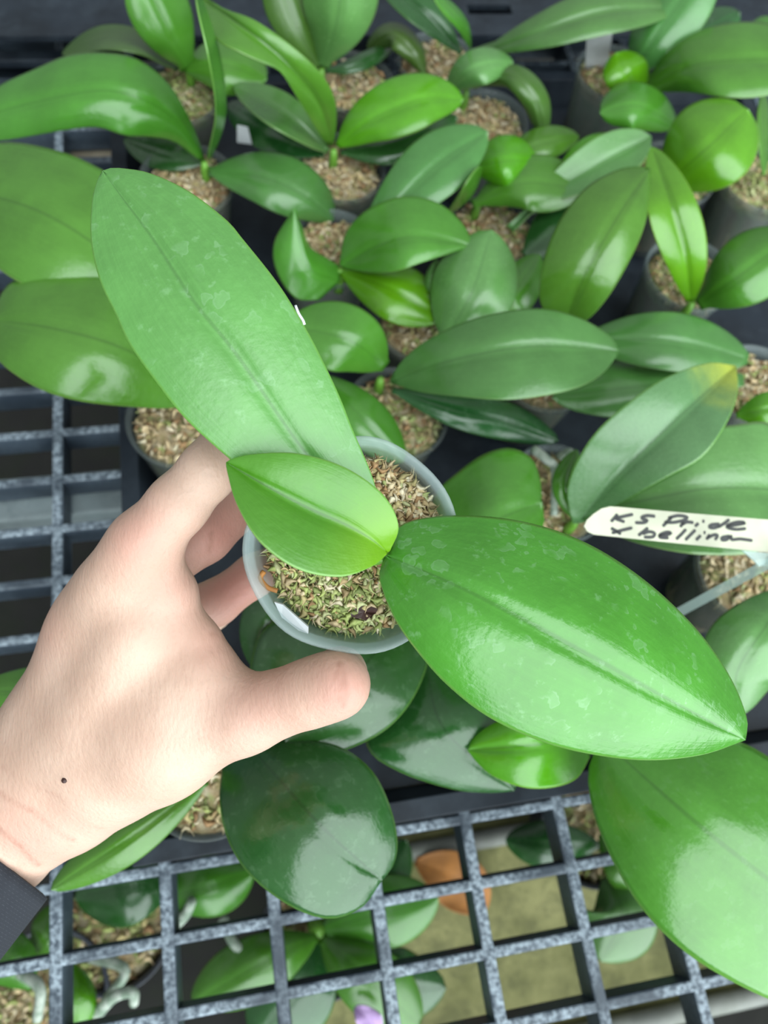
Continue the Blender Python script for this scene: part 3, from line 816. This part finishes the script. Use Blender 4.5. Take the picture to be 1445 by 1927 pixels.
# ------------------------------------------------------------------ written label on a clear stake
lab = empty('plant_label', tuple(P(1145, 1225, .064)))
tag(lab, 'ivory label with handwritten KS Pride x bellina on a clear stake', 'label')
LA, LB, LC = P(1148, 953, .172), P(1470, 980, .166), P(1118, 1006, .168)
def lp(px, py):                        # point on the label plane
    n = np.cross(LB - LA, LC - LA); r = ray(px, py)
    return CAM + r * (((LA - CAM) @ n) / (r @ n))
outl = [(1470, 980), (1300, 966), (1165, 954), (1148, 953), (1132, 957), (1117, 967), (1104, 979), (1099, 990), (1105, 1000), (1118, 1006), (1250, 1020), (1470, 1042)]
o, ln = plate('label_plate', [lp(*p) for p in outl], .0009, M_IVORY, lab)
def stroke(pts, wpx=6.0):
    q = [(1080 + x / 3.959, 930 + y / 3.958) for x, y in pts]
    q = [tuple(p) for p in catmull([(x, y) for x, y in q], max(8, 5 * len(q)))]
    V, Fc = [], []
    A = np.array([lp(*p) for p in q]); T = np.gradient(A, axis=0) if len(A) > 1 else None
    k = wpx / 2 * .34 / F
    for i, p in enumerate(A):
        t = T[i] / (np.linalg.norm(T[i]) + 1e-12); s = np.cross(ln, t)
        hw = k * (1 if 0 < i < len(A) - 1 else .55)
        V += [p + s * hw + ln * .00012, p - s * hw + ln * .00012, p - s * hw, p + s * hw]
    for i in range(len(A) - 1):
        a = i * 4
        for j in range(4): Fc.append((a + j, a + (j + 1) % 4, a + 4 + (j + 1) % 4, a + 4 + j))
    Fc += [(0, 1, 2, 3), tuple(len(V) - 4 + j for j in (3, 2, 1, 0))]
    return V, Fc
ST = [[(325, 148), (300, 178), (275, 205)], [(440, 150), (370, 165), (312, 180), (345, 195), (378, 207)],
      [(605, 165), (545, 160), (505, 172), (515, 186), (545, 195), (520, 212), (455, 212)],
      [(728, 170), (695, 205), (660, 240)], [(700, 178), (775, 160), (843, 172), (815, 195), (740, 210), (672, 208)],
      [(818, 205), (790, 245)], [(800, 228), (840, 208), (890, 212)], [(928, 216), (900, 240)], [(955, 202), (972, 202)],
      [(1158, 188), (1115, 220), (1072, 246)], [(1085, 222), (1025, 228), (1008, 245), (1040, 252), (1080, 240)],
      [(1140, 238), (1215, 228), (1275, 214), (1215, 208), (1140, 234), (1150, 252), (1210, 262), (1282, 256)],
      [(275, 252), (310, 272), (350, 297)], [(435, 250), (360, 268), (280, 290)],
      [(552, 250), (515, 280), (478, 308)], [(510, 296), (560, 280), (600, 292), (585, 318), (520, 320)],
      [(630, 308), (690, 302), (722, 290), (690, 283), (640, 303), (645, 322), (705, 326)],
      [(835, 260), (800, 298), (760, 336)], [(905, 265), (865, 305), (828, 342)], [(945, 306), (908, 342)], [(965, 286), (980, 287)],
      [(1012, 300), (985, 338)], [(992, 326), (1040, 304), (1068, 308), (1050, 342)],
      [(1162, 311), (1108, 321), (1100, 339), (1135, 339), (1170, 312), (1174, 338), (1240, 334), (1330, 346)]]
parts = [stroke(s) for s in ST]
v, f = merge(parts); o = mesh_obj('handwriting', v, f, M_INK, lab, smooth=False); o['label'] = 'black marker handwriting reading KS Pride x bellina'
# clear stake: flat strip running down into the pot and a bent tab under the plate
def strip(pa, pb, w, th, mat, name):
    pa, pb = np.array(pa), np.array(pb); d = pb - pa; d /= np.linalg.norm(d)
    s = np.cross(d, CAM - pa); s /= np.linalg.norm(s); n = np.cross(s, d)
    return plate(name, [pa + s * w, pb + s * w, pb - s * w, pa - s * w], th, mat, lab)[0]
strip(P(1470, 1047, .166), P(1145, 1225, .064), .0022, .0012, M_STAKE, 'stake')
plate('tab', [lp(1397, 1036), lp(1470, 1043), P(1470, 1062, .160), P(1428, 1066, .158), P(1420, 1056, .160)], .0012, M_STAKE, lab)

# ------------------------------------------------------------------ hand: one continuous surface
def pdm(p): return PD(p[0], p[1], p[2] * DS)
def rcone(X, a, b, r1, r2):
    ba = b - a; l2 = ba @ ba
    t = np.clip(((X - a) @ ba) / l2, 0, 1)
    return np.linalg.norm(X - a - t[:, None] * ba, axis=1) - (r1 + (r2 - r1) * t)
def smin(a, b, k):
    h = np.clip(.5 + .5 * (b - a) / k, 0, 1)
    return b + (a - b) * h - k * h * (1 - h)
def chain(X, pts, k):
    out = None
    for (x0, y0, d0, r0), (x1, y1, d1, r1) in zip(pts[:-1], pts[1:]):
        s = rcone(X, pdm((x0, y0, d0)), pdm((x1, y1, d1)), r0 * d0 * DS / F, r1 * d1 * DS / F)
        out = s if out is None else smin(out, s, k)
    return out
PALM = [
    [(-235, 1835, .258, 84), (-50, 1603, .293, 86), (70, 1450, .288, 96)],                 # forearm and wrist
    [(-20, 1610, .296, 84), (130, 1500, .287, 98), (300, 1404, .272, 100)],
    [(0, 1530, .288, 90), (150, 1290, .278, 74), (275, 1022, .258, 60)],                     # index metacarpal
    [(-20, 1545, .292, 90), (110, 1340, .288, 82), (212, 1110, .275, 60)],                   # middle
    [(-10, 1570, .300, 80), (120, 1380, .302, 78), (178, 1190, .294, 66)],                   # ring
    [(20, 1590, .305, 80), (150, 1420, .312, 76), (190, 1260, .312, 62)],                    # little finger side
    [(180, 1380, .282, 100), (290, 1240, .272, 84), (312, 1120, .265, 62)],                  # web
    [(60, 1500, .280, 70), (170, 1360, .268, 60), (255, 1200, .260, 56)],
    [(200, 1440, .274, 80), (330, 1330, .264, 66)],
    [(250, 1060, .262, 58), (180, 1160, .276, 58), (165, 1215, .290, 58)],
    [(300, 1380, .270, 92), (380, 1275, .266, 72), (372, 1215, .266, 50)],
]
FINGERS = [
    [(300, 1400, .272, 92), (460, 1345, .262, 70), (590, 1302, .254, 60), (632, 1288, .252, 60)],     # thumb
    [(632, 1288, .252, 58), (640, 1268, .268, 46), (650, 1252, .284, 34)],
    [(275, 1020, .258, 62), (335, 950, .254, 56), (392, 886, .254, 53), (450, 808, .262, 50), (520, 785, .282, 44), (580, 800, .302, 36)],
    [(210, 1120, .278, 60), (385, 1010, .292, 48), (470, 935, .302, 45), (540, 868, .318, 40), (590, 850, .33, 34)],
    [(200, 1205, .294, 58), (405, 1135, .316, 42), (480, 1082, .322, 39), (520, 1058, .326, 34)],
    [(200, 1270, .312, 52), (320, 1215, .338, 38), (400, 1150, .350, 34), (440, 1120, .352, 28)],
]
allp = np.array([pdm(p[:3]) for c in PALM + FINGERS for p in c])
lo, hi = allp.min(0) - .026, allp.max(0) + .026
h = .0012
ax_ = [np.arange(lo[i], hi[i], h) for i in range(3)]
NX, NY, NZ = [len(a) for a in ax_]
DENTS = [(237, 1010, .238, .010, -.0014), (160, 1110, .255, .010, -.0012), (112, 1190, .275, .009, -.0016), (480, 1330, .245, .011, -.0006)]
def hand_field(G):
    Fv = None
    for c in PALM:
        q_ = chain(G, c, .004); Fv = q_ if Fv is None else smin(Fv, q_, .009)
    t_ = smin(chain(G, FINGERS[0], .004), chain(G, FINGERS[1], .004), .004)
    Fv = smin(Fv, t_, .007)
    for c in FINGERS[2:]: Fv = smin(Fv, chain(G, c, .003), .0045)
    for x, y, d, r, amt in DENTS: Fv = Fv + amt * np.exp(-((G - pdm((x, y, d))) ** 2).sum(1) / (r * r))
    return Fv
cst = 5
cax = [np.arange(lo[i], hi[i] + cst * h, cst * h) for i in range(3)]
Fc_ = hand_field(np.stack(np.meshgrid(*cax, indexing='ij'), -1).reshape(-1, 3)).reshape([len(a) for a in cax])
ci = [np.minimum((np.arange(n) + cst // 2) // cst, len(a) - 1) for n, a in zip((NX, NY, NZ), cax)]
Fd = Fc_[np.ix_(*ci)].ravel()
near = np.abs(Fd) < .0085
gi = np.argwhere(near.reshape(NX, NY, NZ))
Fd[near] = hand_field(np.stack([ax_[k][gi[:, k]] for k in range(3)], 1))
Fd = Fd.reshape(NX, NY, NZ)
def surface_nets(Fv):
    ins = Fv < 0
    cnt = np.zeros((NX - 1, NY - 1, NZ - 1)); acc = np.zeros((NX - 1, NY - 1, NZ - 1, 3))
    I, J, K = np.meshgrid(np.arange(NX - 1), np.arange(NY - 1), np.arange(NZ - 1), indexing='ij')
    base = np.stack([I, J, K], -1).astype(float)
    cs = [(0, 0, 0), (1, 0, 0), (0, 1, 0), (1, 1, 0), (0, 0, 1), (1, 0, 1), (0, 1, 1), (1, 1, 1)]
    sl = lambda c, A: A[c[0]:NX - 1 + c[0], c[1]:NY - 1 + c[1], c[2]:NZ - 1 + c[2]]
    for i in range(8):
        for j in range(i + 1, 8):
            a, b = np.array(cs[i]), np.array(cs[j])
            if np.abs(a - b).sum() != 1: continue
            fa_, fb_ = sl(cs[i], Fv), sl(cs[j], Fv)
            m = (fa_ < 0) != (fb_ < 0)
            t = np.where(m, fa_ / np.where(m, fa_ - fb_, 1), 0)
            acc += np.where(m[..., None], base + a + t[..., None] * (b - a), 0); cnt += m
    act = cnt > 0; idx = -np.ones(act.shape, int); idx[act] = np.arange(act.sum())
    V = lo + acc[act] / cnt[act][:, None] * h
    Q = []
    for axn in range(3):
        s0 = [slice(1, n - 1) for n in (NX, NY, NZ)]; s1 = list(s0); s0[axn] = slice(0, (NX, NY, NZ)[axn] - 1); s1[axn] = slice(1, (NX, NY, NZ)[axn])
        A, B = ins[tuple(s0)], ins[tuple(s1)]
        e = np.argwhere(A != B)
        if not len(e): continue
        off = np.ones(3, int); off[axn] = 0; e = e + off
        u, w = [k for k in range(3) if k != axn]
        du = np.zeros(3, int); du[u] = 1; dw = np.zeros(3, int); dw[w] = 1
        g_ = lambda p: idx[p[:, 0], p[:, 1], p[:, 2]]
        q = np.stack([g_(e - du - dw), g_(e - dw), g_(e), g_(e - du)], 1)
        fl = ins[tuple(e.T)] != (axn == 1)
        q[~fl] = q[~fl]; q[fl] = q[fl][:, ::-1]
        Q.append(q[(q >= 0).all(1)][:, ::-1])
    return V, np.concatenate(Q)
HV, HQ = surface_nets(Fd)
# rosy areas of the skin: knuckles, web, thumb tip, wrist crease
pink = np.zeros(len(HV))
for x, y, d, r, k in ((240, 1005, .24, .013, .45), (405, 1110, .25, .016, .6), (430, 1190, .255, .013, .45), (655, 1300, .242, .012, .5), (480, 1320, .245, .016, .3),
                      (60, 1560, .27, .012, .35), (420, 1010, .285, .02, .7), (450, 1110, .31, .02, .75), (110, 1190, .27, .01, .25)):
    pink = np.maximum(pink, k * np.exp(-((HV - pdm((x, y, d))) ** 2).sum(1) / (r * r)))
crease = np.zeros(len(HV))  # wrinkle shade put into the skin colour as dark lines
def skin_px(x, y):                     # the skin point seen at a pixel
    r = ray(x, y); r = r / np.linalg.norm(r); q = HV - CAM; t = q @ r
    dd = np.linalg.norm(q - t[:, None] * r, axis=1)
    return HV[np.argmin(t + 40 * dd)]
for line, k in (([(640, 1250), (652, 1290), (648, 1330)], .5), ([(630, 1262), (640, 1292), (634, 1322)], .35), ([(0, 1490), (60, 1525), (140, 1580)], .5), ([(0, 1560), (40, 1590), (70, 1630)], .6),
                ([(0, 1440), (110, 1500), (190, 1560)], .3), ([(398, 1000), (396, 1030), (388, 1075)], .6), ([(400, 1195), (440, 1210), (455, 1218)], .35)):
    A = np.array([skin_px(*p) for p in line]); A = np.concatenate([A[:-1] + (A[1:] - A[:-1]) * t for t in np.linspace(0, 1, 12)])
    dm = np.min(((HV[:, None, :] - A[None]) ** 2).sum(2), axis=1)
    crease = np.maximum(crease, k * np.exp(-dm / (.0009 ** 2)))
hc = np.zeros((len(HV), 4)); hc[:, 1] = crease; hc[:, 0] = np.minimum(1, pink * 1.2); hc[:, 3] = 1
person = mesh_obj('person', HV, HQ, M_SKIN, cols=hc)
tag(person, 'left hand gripping the clear pot from the left, thumb in front', 'person')
md = person.modifiers.new('smooth', 'SMOOTH'); md.factor = .5; md.iterations = 3
mp_ = skin_px(120, 1470); th3 = [(mp_ + np.array([.0009 * math.sin(a_) * math.cos(t_), .0009 * math.sin(a_) * math.sin(t_), .0006 * math.cos(a_)])) for a_ in np.linspace(0, math.pi, 6) for t_ in np.linspace(0, 2 * math.pi, 10, endpoint=False)]
mo = mesh_obj('mole', th3, [(i * 10 + k, i * 10 + (k + 1) % 10, (i + 1) * 10 + (k + 1) % 10, (i + 1) * 10 + k) for i in range(5) for k in range(10)], M_FLAKE, person); mo['label'] = 'small dark mole'
# sleeve: ribbed cuff around the wrist, running out of the frame
def sleeve():
    a0 = pdm((-38, 1594, .294)); a1 = pdm((-172, 1746, .294))
    d = (a1 - a0); L_ = np.linalg.norm(d); d /= L_
    tocam = CAM - a0; tocam /= np.linalg.norm(tocam)
    d = d - (d @ tocam) * tocam; d /= np.linalg.norm(d)
    s = np.cross(d, tocam); s /= np.linalg.norm(s); u = np.cross(s, d)
    seg, rows = 96, 26; V, U, Fc = [], [], []
    prof_ = [(-.0004 + .0, .92)] + [(i / (rows - 1) * .075, 1.0 + .05 * i / rows) for i in range(rows)]
    for i, (z, k) in enumerate(prof_):
        for j in range(seg + 1):
            th = 2 * math.pi * j / seg
            rib = 1 + .010 * math.cos(th * 24)
            V.append(a0 + d * z + (s * .0285 * math.cos(th) + u * .0285 * math.sin(th)) * k * rib); U.append((j / seg, i / rows))
    m = seg + 1
    for i in range(len(prof_) - 1):
        for j in range(seg): Fc.append((i * m + j, i * m + j + 1, (i + 1) * m + j + 1, (i + 1) * m + j))
    o = mesh_obj('sleeve', V, Fc, M_KNIT, person, uvs=U); o['label'] = 'dark navy ribbed knit cuff'
    md = o.modifiers.new('thick', 'SOLIDIFY'); md.thickness = .0018; md.offset = 1
sleeve()

# ------------------------------------------------------------------ plants standing below the bench, seen through the grid
def low_plant(label, pot, leaves, z=-.20, r=.045, roots=(), petal=None, stem_at=None):
    c = P(pot[0], pot[1], z)
    root = empty('potted_orchid', (c[0], c[1], z - .08)); tag(root, label, 'orchid', 'orchids below the bench')
    pot_mesh(c, (0, 0, 1), r, .08, M_BLACKPOT, root)
    moss(c - np.array([0, 0, .010]), (0, 0, 1), r * .88, 200, root, RNG, green=.3, size=.012, dome=.005)
    if stem_at:
        p1 = P(*stem_at, z + .03); p0 = np.array([p1[0], p1[1], z - .012])
        v, f = tube([p0 + (p1 - p0) * t for t in np.linspace(0, 1, 4)], [.008, .008, .007, .004], 10); mesh_obj('stem', v, f, M_STEM, root)
    for mid, w, mt, *kw in leaves: leaf(root, mid, w, mt, **(kw[0] if kw else dict(arch=.01)))
    for rp, rr in roots: root_part(root, rp, rr)
    return root
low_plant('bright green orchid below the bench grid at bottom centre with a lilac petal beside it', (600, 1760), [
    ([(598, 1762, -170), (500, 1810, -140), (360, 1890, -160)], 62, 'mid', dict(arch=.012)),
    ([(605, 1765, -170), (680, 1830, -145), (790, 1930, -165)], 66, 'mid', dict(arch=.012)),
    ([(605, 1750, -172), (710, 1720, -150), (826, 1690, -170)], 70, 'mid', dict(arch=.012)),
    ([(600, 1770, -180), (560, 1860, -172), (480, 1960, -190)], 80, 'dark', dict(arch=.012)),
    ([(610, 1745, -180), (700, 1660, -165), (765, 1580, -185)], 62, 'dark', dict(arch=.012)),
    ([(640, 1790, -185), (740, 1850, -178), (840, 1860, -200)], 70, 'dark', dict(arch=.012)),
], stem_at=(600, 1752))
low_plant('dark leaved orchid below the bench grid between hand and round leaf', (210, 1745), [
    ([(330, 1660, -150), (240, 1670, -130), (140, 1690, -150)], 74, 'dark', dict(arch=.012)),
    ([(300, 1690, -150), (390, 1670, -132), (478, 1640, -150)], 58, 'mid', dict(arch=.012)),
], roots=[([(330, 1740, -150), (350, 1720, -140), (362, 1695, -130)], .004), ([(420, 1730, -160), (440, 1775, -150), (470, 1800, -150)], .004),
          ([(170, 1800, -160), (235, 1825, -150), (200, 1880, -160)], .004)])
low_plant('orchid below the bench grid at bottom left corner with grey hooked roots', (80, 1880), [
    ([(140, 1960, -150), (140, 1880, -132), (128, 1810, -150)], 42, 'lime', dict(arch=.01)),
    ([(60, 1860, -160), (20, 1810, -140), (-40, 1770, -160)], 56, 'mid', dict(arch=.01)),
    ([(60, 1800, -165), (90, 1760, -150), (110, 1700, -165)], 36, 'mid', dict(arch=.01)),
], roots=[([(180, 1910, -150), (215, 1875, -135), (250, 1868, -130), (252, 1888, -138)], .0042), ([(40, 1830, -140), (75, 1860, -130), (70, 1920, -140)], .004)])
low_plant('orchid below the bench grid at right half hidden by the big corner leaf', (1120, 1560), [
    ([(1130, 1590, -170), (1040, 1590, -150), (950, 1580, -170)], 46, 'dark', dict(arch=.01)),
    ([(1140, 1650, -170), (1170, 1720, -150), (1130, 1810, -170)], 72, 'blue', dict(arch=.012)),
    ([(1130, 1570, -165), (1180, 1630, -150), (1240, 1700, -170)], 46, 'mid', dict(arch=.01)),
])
# fallen things on the slab
def curled(name, mid, w, mat, z, label, cat):
    r = empty(name, tuple(P(mid[1][0], mid[1][1], z)))
    o = leaf(None, [(x, y, z * 1000 + dz) for x, y, dz in mid], w, 'mid', arch=-.006, wave=.004, name=name)
    bpy.data.objects.remove(r)
    o.data.materials.clear(); o.data.materials.append(mat)
    return tag(o, label, cat)
curled('fallen_leaf', [(782, 1620, 6), (850, 1650, 14), (915, 1715, 6)], 52, M_DRY, -.292, 'curled orange dead leaf lying on the mossy slab', 'leaf')
curled('fallen_petal', [(668, 1895, 4), (690, 1915, 8), (715, 1945, 4)], 22, M_PETAL, -.15, 'lilac petal below the grid at the bottom edge', 'petal')
